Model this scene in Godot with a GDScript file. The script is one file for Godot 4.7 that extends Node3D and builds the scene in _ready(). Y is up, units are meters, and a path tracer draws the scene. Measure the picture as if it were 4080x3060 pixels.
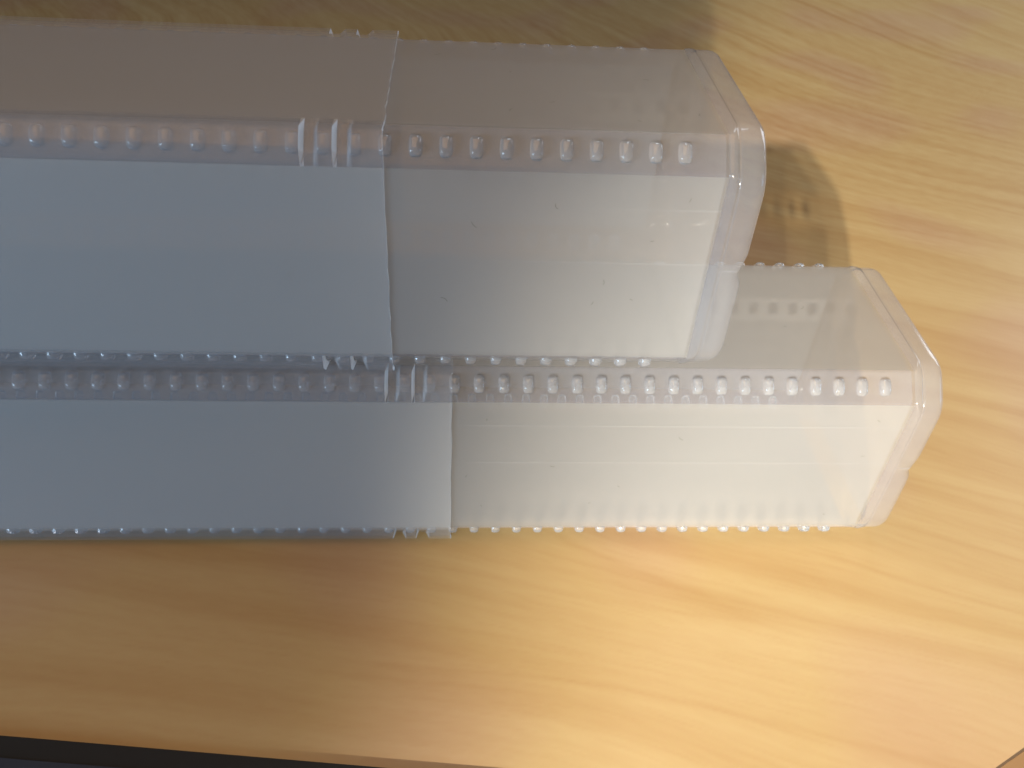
extends Node3D
# Two clear telescopic plastic tubes stacked on a wood-grained table top, close up.
# Lengths below are in tube units (distance between two bump rows); K turns them into metres.

const K := 0.04
const TABLE := -1.0675          # table top, in tube units below the lower tube's bump row
const PITCH := 0.1117           # spacing of the ratchet bumps
const HALF := 0.555             # half width of the inner tube
const SLEEVE := 0.5675          # half width of the outer sleeve
var rng := RandomNumberGenerator.new()
var noise := FastNoiseLite.new()
var plastic: StandardMaterial3D
var sleeve_plastic: StandardMaterial3D
var sleeve_corner_plastic: StandardMaterial3D
var corner_plastic: StandardMaterial3D
var rim_plastic: StandardMaterial3D
var groove_plastic: StandardMaterial3D
var edge_plastic: StandardMaterial3D
var bump_plastic: StandardMaterial3D
var bump_mesh: ArrayMesh


func _ready() -> void:
	rng.seed = 7
	noise.seed = 11
	noise.frequency = 1.0
	camera_and_light()
	materials()
	table_top()
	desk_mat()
	painted_shadow()
	bump_mesh = bump_shape()
	var lower := tube("telescopic_tube", Vector3(0, -0.5, -0.5), 0.0, 1.4374, 0.147, -0.585, 3)
	tag(lower, "lower frosted clear square telescopic tube lying flat on the table, its closed end farther right", "packaging tube", "stacked telescopic tubes")
	var upper := tube("telescopic_tube", Vector3(0, 0.6355, -0.5163), -0.0021, 0.2795, 0.170, -0.842, 8)
	tag(upper, "upper frosted clear square telescopic tube resting on top of the other one", "packaging tube", "stacked telescopic tubes")


func at(p: Vector3) -> Vector3:
	return Vector3(p.x, p.y - TABLE, p.z) * K


# ------------------------------------------------------------------ camera, light, exposure
func camera_and_light() -> void:
	var cam := Camera3D.new()
	cam.name = "camera"
	cam.fov = 47.91
	cam.near = 0.01
	cam.far = 10.0
	cam.transform = Transform3D(Basis(Vector3.UP, -0.0924) * Basis(Vector3.RIGHT, -0.7106) * Basis(Vector3.BACK, 0.0692), at(Vector3(-0.5876, 2.5604, 2.9617)))
	var lens := CameraAttributesPhysical.new()
	lens.frustum_focal_length = 27.0
	lens.exposure_aperture = 30.0
	lens.frustum_focus_distance = 3.85 * K
	cam.attributes = lens
	add_child(cam)

	var e := Environment.new()
	e.background_mode = Environment.BG_COLOR
	e.background_color = Color(0.16, 0.17, 0.19)
	e.tonemap_mode = Environment.TONE_MAPPER_LINEAR
	e.tonemap_exposure = 1.0
	e.sdfgi_enabled = true
	e.ssao_enabled = true
	e.ssil_enabled = true
	var w := WorldEnvironment.new()
	w.name = "room_air"
	w.environment = e
	add_child(w)

	# the low neutral lamp in front, its beam thrown towards the right
	var key := SpotLight3D.new()
	key.name = "front_lamp"
	key.light_color = Color(1.0, 0.96, 0.88)
	key.light_energy = 4.35
	key.light_size = 0.004
	key.spot_range = 5.0
	key.spot_angle = 19.0
	key.spot_angle_attenuation = 0.36
	key.spot_attenuation = 2.0
	key.shadow_enabled = true
	add_child(key)
	key.look_at_from_position(at(Vector3(-5.8, 7.4, 25.0)), at(Vector3(9.0, -3.4, 0.0)))
	# the warm room lamp overhead
	area("room_lamp", Vector2(0.30, 0.30), Color(1.0, 0.76, 0.46), 0.052, Vector3(-0.09, 0.38, 0.08), Vector3(-0.07, 0.0, 0.04))
	# pale daylight from a skylight above and behind
	area("skylight", Vector2(0.22, 0.22), Color(0.88, 0.94, 1.0), 0.115, Vector3(0.20, 0.85, -0.36), Vector3(0.05, 0.0, 0.0))
	# a window low on the right
	area("window_light", Vector2(0.30, 0.24), Color(0.92, 0.95, 1.0), 0.16, Vector3(0.64, 0.24, -0.40), Vector3(0.20, 0.0, -0.24))
	area("added_cool_fill", Vector2(0.22, 0.22), Color(0.66, 0.82, 1.0), 0.07, Vector3(0.72, 0.12, 0.12), Vector3(0.0, 0.05, 0.0))  # added cool fill for highlights on rims and slot walls, no window
	# the cool glow of a screen in front on the left
	area("screen_light", Vector2(0.45, 0.22), Color(0.76, 0.89, 1.0), 0.52, Vector3(-0.62, 0.11, 0.44), Vector3(-0.08, 0.04, 0.0))


func area(called: String, size: Vector2, color: Color, energy: float, from: Vector3, towards: Vector3) -> void:
	var l := AreaLight3D.new()
	l.name = called
	l.area_size = size
	l.light_color = color
	l.light_energy = energy
	l.area_range = 6.0
	l.area_attenuation = 2.0
	l.shadow_enabled = true
	add_child(l)
	l.look_at_from_position(from, towards)


# ------------------------------------------------------------------ materials
func materials() -> void:
	plastic = clear_plastic(Color(0.64, 0.65, 0.66, 0.28), 0.22, 0.60)
	sleeve_plastic = clear_plastic(Color(0.76, 0.78, 0.80, 0.20), 0.24, 0.28)
	corner_plastic = clear_plastic(Color(0.60, 0.61, 0.65, 0.18), 0.16, 0.34)
	corner_plastic.metallic_specular = 0.22
	sleeve_corner_plastic = clear_plastic(Color(0.76, 0.79, 0.84, 0.07), 0.18, 0.12)
	sleeve_corner_plastic.metallic_specular = 0.25
	rim_plastic = clear_plastic(Color(0.66, 0.68, 0.72, 0.17), 0.14, 0.44)
	groove_plastic = clear_plastic(Color(0.55, 0.565, 0.60, 0.30), 0.12, 0.30)
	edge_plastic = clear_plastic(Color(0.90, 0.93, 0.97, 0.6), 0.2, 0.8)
	bump_plastic = StandardMaterial3D.new()
	bump_plastic.albedo_color = Color(0.92, 0.94, 0.97, 0.14)
	bump_plastic.roughness = 0.05
	bump_plastic.refraction_enabled = true
	bump_plastic.refraction_scale = 0.05


func clear_plastic(color: Color, rough: float, glow: float) -> StandardMaterial3D:
	var m := StandardMaterial3D.new()
	m.albedo_color = color
	m.roughness = rough
	m.metallic_specular = 0.42
	m.transparency = BaseMaterial3D.TRANSPARENCY_ALPHA
	m.backlight_enabled = true
	m.backlight = Color(glow, glow, glow)
	return m


func solid(color: Color, rough: float) -> StandardMaterial3D:
	var m := StandardMaterial3D.new()
	m.albedo_color = color
	m.roughness = rough
	return m


# ------------------------------------------------------------------ mesh helpers
# Outline of a square with cut corners, every corner rounded; points run once round. Each is (z, y).
func outline(half: float, cut: float, r: float, steps: int, flat_parts: int) -> PackedVector2Array:
	var v := PackedVector2Array()
	var a := half - cut
	v.append_array([Vector2(half, -a), Vector2(half, a), Vector2(a, half), Vector2(-a, half), Vector2(-half, a), Vector2(-half, -a), Vector2(-a, -half), Vector2(a, -half)])
	var out := PackedVector2Array()
	var n := v.size()
	var t := tan(PI / 8.0) * r
	for i in n:
		var p := v[i]
		var before := (v[(i + n - 1) % n] - p).normalized()
		var after := (v[(i + 1) % n] - p).normalized()
		var c := p + (before + after).normalized() * (r / cos(PI / 8.0))
		var s := (p + before * t - c).angle()
		for k in steps + 1:
			var ang := s + (PI / 4.0) * k / steps
			out.append(c + Vector2(cos(ang), sin(ang)) * r)
		var q := v[(i + 1) % n]
		var parts := flat_parts if i % 2 == 0 else 3
		var from := p + after * t
		var to := q - after * t
		for k in range(1, parts):
			out.append(from.lerp(to, float(k) / parts))
	return out


func quad(st: SurfaceTool, a: Vector3, b: Vector3, c: Vector3, d: Vector3) -> void:
	for p: Vector3 in [a, b, c, a, c, d]:
		st.add_vertex(p)


# Skin over rings of equally many points; outward faces run clockwise when `outside`.
func skin(st: SurfaceTool, rings: Array, outside := true, groups: Array = [], only := PackedInt32Array()) -> void:
	for i in rings.size() - 1:
		st.set_smooth_group(groups[i] if groups.size() > i else 0)
		var a: PackedVector3Array = rings[i]
		var b: PackedVector3Array = rings[i + 1]
		var n := a.size()
		for k in n:
			if not only.is_empty() and not only.has(k):
				continue
			var l := (k + 1) % n
			if outside:
				quad(st, a[k] * K, a[l] * K, b[l] * K, b[k] * K)
			else:
				quad(st, a[k] * K, b[k] * K, b[l] * K, a[l] * K)


func commit(st: SurfaceTool, called: String, m: Material, parent: Node) -> MeshInstance3D:
	st.generate_normals()
	var o := MeshInstance3D.new()
	o.name = called
	o.mesh = st.commit()
	o.material_override = m
	parent.add_child(o, true)
	return o


func begin() -> SurfaceTool:
	var st := SurfaceTool.new()
	st.begin(Mesh.PRIMITIVE_TRIANGLES)
	return st


func tag(o: Node, label: String, category: String, group := "", kind := "") -> void:
	o.set_meta("label", label)
	if category:
		o.set_meta("category", category)
	if group:
		o.set_meta("group", group)
	if kind:
		o.set_meta("kind", kind)


func ring(shape: PackedVector2Array, x: float, scale := 1.0) -> PackedVector3Array:
	var out := PackedVector3Array()
	for p in shape:
		out.append(Vector3(x, p.y * scale, p.x * scale))
	return out


# ------------------------------------------------------------------ the tubes
func tube(called: String, axis: Vector3, turn: float, first: float, to_rim: float, sleeve_end: float, seed_: int) -> Node3D:
	var t := Node3D.new()
	t.name = called if get_node_or_null(called) == null else called + "_001"
	var base := axis - Vector3(0, SLEEVE, 0)
	t.position = at(base)
	t.rotation.y = turn
	add_child(t)
	var lift := Vector3(0, SLEEVE, 0)
	var inner := inner_tube(t, first, to_rim, seed_)
	inner.position = lift * K
	for row in 4:
		var away := Vector3(0, 1, 1).normalized()
		var tilt := Basis(Vector3.RIGHT, PI / 4.0 + row * PI / 2.0)
		away = Vector3(0, cos(PI / 4.0 + row * PI / 2.0), sin(PI / 4.0 + row * PI / 2.0))
		for k in 46:
			var b := MeshInstance3D.new()
			b.name = "bump" if row + k == 0 else "bump_%03d" % (row * 46 + k)
			b.mesh = bump_mesh
			b.material_override = bump_plastic
			b.transform = Transform3D(tilt, (Vector3(first - k * PITCH, 0, 0) + away * (sqrt(2.0) * (HALF - 0.055) - 0.0015)) * K)
			inner.add_child(b, true)
	var s := sleeve(t, sleeve_end, seed_)
	s.position = lift * K
	var dark := solid(Color(0.20, 0.17, 0.15), 0.9)
	var pale := solid(Color(0.92, 0.93, 0.95), 0.7)
	pale.transparency = BaseMaterial3D.TRANSPARENCY_ALPHA
	pale.albedo_color.a = 0.13
	flecks(inner, "dust_hairs", dark, HALF + 0.002, 16, sleeve_end + 0.05, first + 0.1, 0.028, 0.0006, 0.5)
	flecks(s, "dust_hairs", dark, SLEEVE + 0.002, 16, sleeve_end - 2.2, sleeve_end - 0.05, 0.026, 0.0006, 0.5)
	flecks(s, "scratches", pale, SLEEVE + 0.0015, 45, sleeve_end - 0.95, sleeve_end - 0.08, 0.055, 0.0006, 0.10)
	return t


func inner_tube(t: Node3D, first: float, to_rim: float, seed_: int) -> MeshInstance3D:
	var st := begin()
	var body := outline(HALF, 0.11, 0.022, 4, 14)
	var ex := first + to_rim
	noise.seed = seed_
	var wavy := PackedVector2Array()
	for i in body.size():
		var p := body[i]
		var d := noise.get_noise_1d(i * 3.7) * 0.0012
		wavy.append(p + p.normalized() * d)
	var thick := 0.010
	var within := outline(HALF - thick, 0.11 - thick * 0.6, 0.03, 4, 14)
	# the flats are frosted, the four cut corners clearer: columns of the skin are shared out between them
	var flats := PackedInt32Array()
	var corners := [PackedInt32Array(), PackedInt32Array(), PackedInt32Array(), PackedInt32Array()]
	for k in body.size():
		var c := (body[k] + body[(k + 1) % body.size()]) * 0.5
		if absf(c.x) + absf(c.y) > 2.0 * HALF - 0.11 - 0.012:
			corners[(1 if c.x < 0 else 0) + (2 if c.y < 0 else 0)].append(k)
		else:
			flats.append(k)
	var skins := [[ring(wavy, -5.0), ring(wavy, -2.4), ring(wavy, ex - 0.03), ring(wavy, ex)], [ring(within, -5.0), ring(within, -2.4), ring(within, ex - 0.01)]]
	skin(st, skins[0], true, [], flats)
	skin(st, skins[1], false, [], flats)
	# faint lines drawn along the plastic, and the mould seam half way up each side
	for q: Array in [[1, 0.045, 0.00012], [1, 0.29, 0.00015]]:
		drawn_line(st, q[0], q[1], -5.0, ex, q[2])
	var inner := commit(st, "inner_tube", plastic, t)
	for c: PackedInt32Array in corners:
		st = begin()
		skin(st, skins[0], true, [], c)
		skin(st, skins[1], false, [], c)
		commit(st, "corner_strip", corner_plastic, inner)
	# closed end: a flared collar with a rounded edge and a shallow groove across the end face
	st = begin()
	var rim_out := [[0.0, 0.0], [0.008, 0.006], [0.03, 0.021], [0.036, 0.023], [0.043, 0.011], [0.050, 0.0205], [0.10, 0.0205], [0.122, 0.018], [0.140, 0.010], [0.151, -0.002], [0.157, -0.016], [0.159, -0.032]]
	var rings := []
	for q: Array in rim_out:
		var round_ := lerpf(0.03, 0.15, smoothstep(0.004, 0.04, q[0]))
		rings.append(dented(outline(HALF + float(q[1]), 0.11 + 0.25 * float(q[1]) + 0.3 * (round_ - 0.03), round_, 6, 14), ex + float(q[0]), ex))
	for sc: float in [0.8, 0.5, 0.2, 0.0]:
		rings.append(dented(outline(HALF - 0.04, 0.14, 0.15, 6, 14), ex + 0.159, ex, sc))
	skin(st, rings.slice(5))
	drawn_line(st, 1, 0.03, ex + 0.052, ex + 0.115, 0.0225, 0.0205)
	var rim := commit(st, "end_rim", rim_plastic, inner)
	st = begin()
	skin(st, rings.slice(0, 6))
	commit(st, "rim_groove", groove_plastic, rim)
	return inner


# A thin raised line along the top (0) or the near side (1) of the inner tube.
func drawn_line(st: SurfaceTool, face: int, across: float, x0: float, x1: float, high: float, low := -0.0004) -> void:
	var w := 0.003
	var p := []
	for x: float in [x0, x1]:
		for q: Array in [[across - w, HALF + low], [across, HALF + high], [across + w, HALF + low]]:
			p.append(Vector3(x, q[1], q[0]) if face == 0 else Vector3(x, q[0], q[1]))
	st.set_smooth_group(-1)
	for i in 2:
		if face == 0:
			quad(st, p[i] * K, p[i + 3] * K, p[i + 4] * K, p[i + 1] * K)
		else:
			quad(st, p[i] * K, p[i + 1] * K, p[i + 4] * K, p[i + 3] * K)


# Loose dust hairs or fine scratches lying on the top (0) and near side (1), as one mass.
func flecks(parent: Node3D, called: String, m: Material, half: float, count: int, x0: float, x1: float, size: float, wide: float, curl: float) -> void:
	var st := begin()
	st.set_smooth_group(-1)
	for i in count:
		var face := rng.randi() % 2
		var p := Vector2(rng.randf_range(x0, x1), rng.randf_range(-0.43, 0.43))
		var a := rng.randf() * TAU
		var bend := rng.randf_range(-curl, curl)
		var n := 4
		var long := size * rng.randf_range(0.4, 1.3) / n
		for k in n:
			var d := Vector2.from_angle(a) * long
			var s := d.orthogonal().normalized() * wide
			var corner := []
			for q: Vector2 in [p - s, p + s, p + d + s, p + d - s]:
				corner.append(Vector3(q.x, half, q.y) * K if face == 0 else Vector3(q.x, q.y, half) * K)
			quad(st, corner[0], corner[1], corner[2], corner[3])
			p += d
			a += bend
	var o := commit(st, called, m, parent)
	o.set_meta("kind", "stuff")


func dented(shape: PackedVector2Array, x: float, ex: float, scale := 1.0) -> PackedVector3Array:
	var out := PackedVector3Array()
	for p in shape:
		var y := p.y * scale
		var deep := 0.024 * smoothstep(ex + 0.05, ex + 0.15, x) * exp(-pow((y - 0.01) / 0.042, 2.0))
		out.append(Vector3(x - deep, y, p.x * scale))
	return out


func sleeve(t: Node3D, end_x: float, seed_: int) -> MeshInstance3D:
	var st := begin()
	var shape := outline(SLEEVE, 0.055, 0.02, 4, 16)
	var within := outline(SLEEVE - 0.0115, 0.052, 0.016, 4, 16)
	noise.seed = seed_ + 40
	# stations along the tube with the depth to which the corners are pressed in
	var full := 2.0
	var deep := 0.728
	var stations := [[-5.2, full], [-3.0, full]]
	for d: Array in [[2.68, 2.12], [1.62, 1.04]]:
		var a := end_x - float(d[0]) * PITCH
		var b := end_x - float(d[1]) * PITCH
		stations.append_array([[a, full], [a + 0.013, deep], [b - 0.014, deep], [b + 0.004, 0.765], [b + 0.012, full]])
	stations.append_array([[end_x - 0.06, full], [end_x - 0.012, full]])
	var outer := []
	var inner := []
	var groups := []
	var g := 1
	for s: Array in stations:
		outer.append(pressed(ring(shape, s[0]), s[1]))
		inner.append(pressed(ring(within, s[0]), float(s[1]) - 0.012))
		g += 1
		groups.append(g)
	# the cut end: slightly ragged
	var lip := ring(shape, end_x)
	var lip_in := ring(within, end_x)
	for i in lip.size():
		var w := noise.get_noise_1d(i * 2.3) * 0.006 + noise.get_noise_1d(i * 9.1 + 50.0) * 0.003
		lip[i].x += w
		lip_in[i].x += w
	outer.append(lip)
	inner.append(lip_in)
	groups.append(g + 1)
	var flats := PackedInt32Array()
	var corners := [PackedInt32Array(), PackedInt32Array(), PackedInt32Array(), PackedInt32Array()]
	for k in shape.size():
		var c := (shape[k] + shape[(k + 1) % shape.size()]) * 0.5
		if absf(c.x) + absf(c.y) > 2.0 * SLEEVE - 0.14:
			corners[(1 if c.x < 0 else 0) + (2 if c.y < 0 else 0)].append(k)
		else:
			flats.append(k)
	skin(st, outer, true, groups, flats)
	skin(st, inner, false, groups, flats)
	# closed far end
	skin(st, [ring(shape, -5.2, 0.0), ring(shape, -5.2)], true, [91])
	var o := commit(st, "outer_sleeve", sleeve_plastic, t)
	st = begin()
	skin(st, [lip, lip_in], true, [90])
	commit(st, "cut_edge", edge_plastic, o)
	for c: PackedInt32Array in corners:
		st = begin()
		skin(st, outer, true, groups, c)
		skin(st, inner, false, groups, c)
		commit(st, "corner_strip", sleeve_corner_plastic, o)
	# the steep left wall of every pressed slot, its edge-lit gleam put into a milkier plastic
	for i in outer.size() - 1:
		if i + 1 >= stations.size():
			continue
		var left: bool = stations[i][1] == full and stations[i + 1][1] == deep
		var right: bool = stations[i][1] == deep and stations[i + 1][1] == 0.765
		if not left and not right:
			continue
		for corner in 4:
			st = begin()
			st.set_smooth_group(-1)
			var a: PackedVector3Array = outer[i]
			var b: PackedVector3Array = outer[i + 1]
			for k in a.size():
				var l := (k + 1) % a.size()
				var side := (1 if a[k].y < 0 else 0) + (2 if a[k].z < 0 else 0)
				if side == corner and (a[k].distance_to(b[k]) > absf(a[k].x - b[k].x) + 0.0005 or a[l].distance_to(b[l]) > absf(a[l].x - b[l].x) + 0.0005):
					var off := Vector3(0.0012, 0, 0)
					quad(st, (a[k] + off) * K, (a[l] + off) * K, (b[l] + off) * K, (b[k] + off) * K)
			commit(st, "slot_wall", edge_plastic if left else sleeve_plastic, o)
	return o


func pressed(r: PackedVector3Array, deep: float) -> PackedVector3Array:
	var out := PackedVector3Array()
	for p in r:
		var d := (absf(p.y) + absf(p.z)) / sqrt(2.0)
		var over := maxf(0.0, d - deep) / sqrt(2.0)
		out.append(Vector3(p.x, p.y - signf(p.y) * over, p.z - signf(p.z) * over))
	return out


# One ratchet bump: a rounded little dome lying on the chamfer (its own y is up from the chamfer).
func bump_shape() -> ArrayMesh:
	var st := begin()
	var lx := 0.0255
	var lz := 0.042
	var high := 0.031
	var rings := []
	for i in 6:
		var a := i / 5.0 * PI / 2.0
		var r := PackedVector3Array()
		for k in 16:
			var b := TAU * k / 16.0
			var u := signf(cos(b)) * pow(absf(cos(b)), 0.55)
			var v := signf(sin(b)) * pow(absf(sin(b)), 0.55)
			var w := pow(cos(a), 0.6) if i < 5 else 0.0
			r.append(Vector3(v * w * lx, high * pow(sin(a), 0.8), u * w * lz))
		rings.append(r)
	skin(st, rings, false)
	st.generate_normals()
	return st.commit()


# ------------------------------------------------------------------ the surroundings
func grain(x: float, z: float) -> float:
	var w := smoothstep(-3.0, -8.0, z)
	return z - (0.27 * x + 0.03 * x * x + w * 1.3 * (x - 2.5))


# Colour of the wood print: long streaks along the grain, finer flecks, broad pinkish patches.
func wood_print() -> ImageTexture:
	var w := 2048
	var h := 1576
	var bytes := PackedByteArray()
	bytes.resize(w * h * 3)
	var n := FastNoiseLite.new()
	n.seed = 5
	n.frequency = 1.0
	n.fractal_type = FastNoiseLite.FRACTAL_NONE
	n.noise_type = FastNoiseLite.TYPE_SIMPLEX
	var pore := grain(4.9, -8.2)
	var i := 0
	for r in h:
		var z := -16.0 + 20.0 * r / h
		var far := smoothstep(-1.5, -6.0, z)
		for c in w:
			var x := -12.0 + 26.0 * c / w
			var f := grain(x, z) + 0.05 * n.get_noise_2d(x * 0.35, z * 0.8)
			var broad := n.get_noise_2d(f * 1.0, x * 0.12)
			var streak := n.get_noise_2d(f * 3.2 + 40.0, x * 0.17)
			var fine := n.get_noise_2d(f * 15.0, x * 0.35 + 90.0)
			var fleck := n.get_noise_2d(f * 26.0 + 7.0, x * 5.0)
			var patch := n.get_noise_2d(x * 0.55 + 30.0, z * 0.55)
			var ridge := pow(1.0 - absf(n.get_noise_2d(f * 1.25 + 11.0, x * 0.10)), 9.0) * smoothstep(-0.45, 0.5, n.get_noise_2d(f * 0.9 - 20.0, x * 0.3 + 5.0))
			var line := maxf(0.0, 1.0 - absf(f - pore) / 0.05)
			var t := 0.28 + 0.09 * broad + (0.12 - 0.04 * far) * maxf(streak, 0.0) + 0.17 * ridge + (0.05 + 0.14 * far) * smoothstep(0.45, 0.75, n.get_noise_2d(f * 24.0 + 300.0, x * 1.1)) + 0.06 * streak + (0.03 + 0.10 * far) * fine + (0.03 + 0.15 * far) * fleck + 0.5 * line * smoothstep(2.0, 4.0, x)
			var pink := 0.35 * maxf(patch, 0.0)
			t = clampf(t, 0.0, 1.0)
			bytes[i] = int(255.0 * lerpf(0.755, 0.640, t) * (1.0 - 0.05 * pink))
			bytes[i + 1] = int(255.0 * lerpf(0.665, 0.490, t) * (1.0 - 0.12 * pink))
			bytes[i + 2] = int(255.0 * lerpf(0.482, 0.298, t) * (1.0 + 0.10 * pink))
			i += 3
	return ImageTexture.create_from_image(Image.create_from_data(w, h, false, Image.FORMAT_RGB8, bytes))


func table_top() -> void:
	var st := begin()
	st.set_smooth_group(-1)
	var a := at(Vector3(-12, TABLE, -16))
	var b := at(Vector3(14, TABLE, 4))
	var r := 0.003
	var deep := -0.025
	# top sheet, a small bevel, the sides and the underside
	var loops := []
	for q: Array in [[r, 0.0], [0.0, -r], [0.0, deep]]:
		var g: float = q[0]
		loops.append([Vector3(a.x + g, q[1], a.z + g), Vector3(b.x - g, q[1], a.z + g), Vector3(b.x - g, q[1], b.z - g), Vector3(a.x + g, q[1], b.z - g)])
	var faces := [[loops[0][0], loops[0][1], loops[0][2], loops[0][3]], [loops[2][3], loops[2][2], loops[2][1], loops[2][0]]]
	for i in 2:
		for k in 4:
			var l := (k + 1) % 4
			faces.append([loops[i][l], loops[i][k], loops[i + 1][k], loops[i + 1][l]])
	for f: Array in faces:
		for k: int in [0, 1, 2, 0, 2, 3]:
			var p: Vector3 = f[k]
			st.set_uv(Vector2((p.x - a.x) / (b.x - a.x), (p.z - a.z) / (b.z - a.z)))
			st.add_vertex(p)
	var m := solid(Color.WHITE, 0.44)
	m.albedo_texture = wood_print()
	m.metallic_specular = 0.45
	var o := commit(st, "table_top", m, self)
	tag(o, "light wood-grained laminate table top under the tubes", "table")


# A flat slab with rounded corners and edge, from its outline (x, z), standing on y = low.
func slab(points: PackedVector2Array, low: float, high: float, round_: float) -> SurfaceTool:
	var st := begin()
	var mid := Vector2.ZERO
	for p in points:
		mid += p / points.size()
	var rings := []
	for q: Array in [[0.0, low], [0.0, high - round_], [round_ * 0.3, high - round_ * 0.3], [round_, high]]:
		var ring_ := PackedVector3Array()
		for p in points:
			var s := p + (mid - p).normalized() * float(q[0])
			ring_.append(Vector3(s.x, float(q[1]) - TABLE, s.y))
		rings.append(ring_)
	var flat := PackedVector3Array()
	for p in points:
		flat.append(Vector3(mid.x, high - TABLE, mid.y))
	rings.append(flat)
	skin(st, rings, false, [1, 2, 2, 3])
	return st


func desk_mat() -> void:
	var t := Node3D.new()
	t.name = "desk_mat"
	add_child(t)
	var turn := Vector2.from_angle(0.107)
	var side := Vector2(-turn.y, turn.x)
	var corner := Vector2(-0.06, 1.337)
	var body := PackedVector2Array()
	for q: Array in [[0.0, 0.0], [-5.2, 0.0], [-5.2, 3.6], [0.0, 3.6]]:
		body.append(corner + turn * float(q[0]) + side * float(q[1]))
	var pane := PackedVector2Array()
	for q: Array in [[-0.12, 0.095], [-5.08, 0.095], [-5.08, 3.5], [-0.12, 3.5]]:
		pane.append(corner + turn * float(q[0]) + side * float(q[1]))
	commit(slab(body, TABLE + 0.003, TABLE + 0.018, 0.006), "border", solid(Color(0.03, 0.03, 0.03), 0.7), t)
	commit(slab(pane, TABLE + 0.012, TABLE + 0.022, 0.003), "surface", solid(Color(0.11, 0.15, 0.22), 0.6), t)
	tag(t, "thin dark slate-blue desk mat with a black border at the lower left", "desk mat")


func painted_shadow() -> void:  # thin sheet coloured like shaded wood, in place of a cast shadow
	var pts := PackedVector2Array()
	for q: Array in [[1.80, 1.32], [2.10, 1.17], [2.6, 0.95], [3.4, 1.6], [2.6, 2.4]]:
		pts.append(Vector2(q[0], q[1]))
	var o := commit(slab(pts, TABLE + 0.001, TABLE + 0.006, 0.002), "shadow_sheet", solid(Color(0.56, 0.43, 0.28), 0.8), self)
	tag(o, "thin brown sheet standing in for a shadow on the table at the lower right", "painted_shadow")
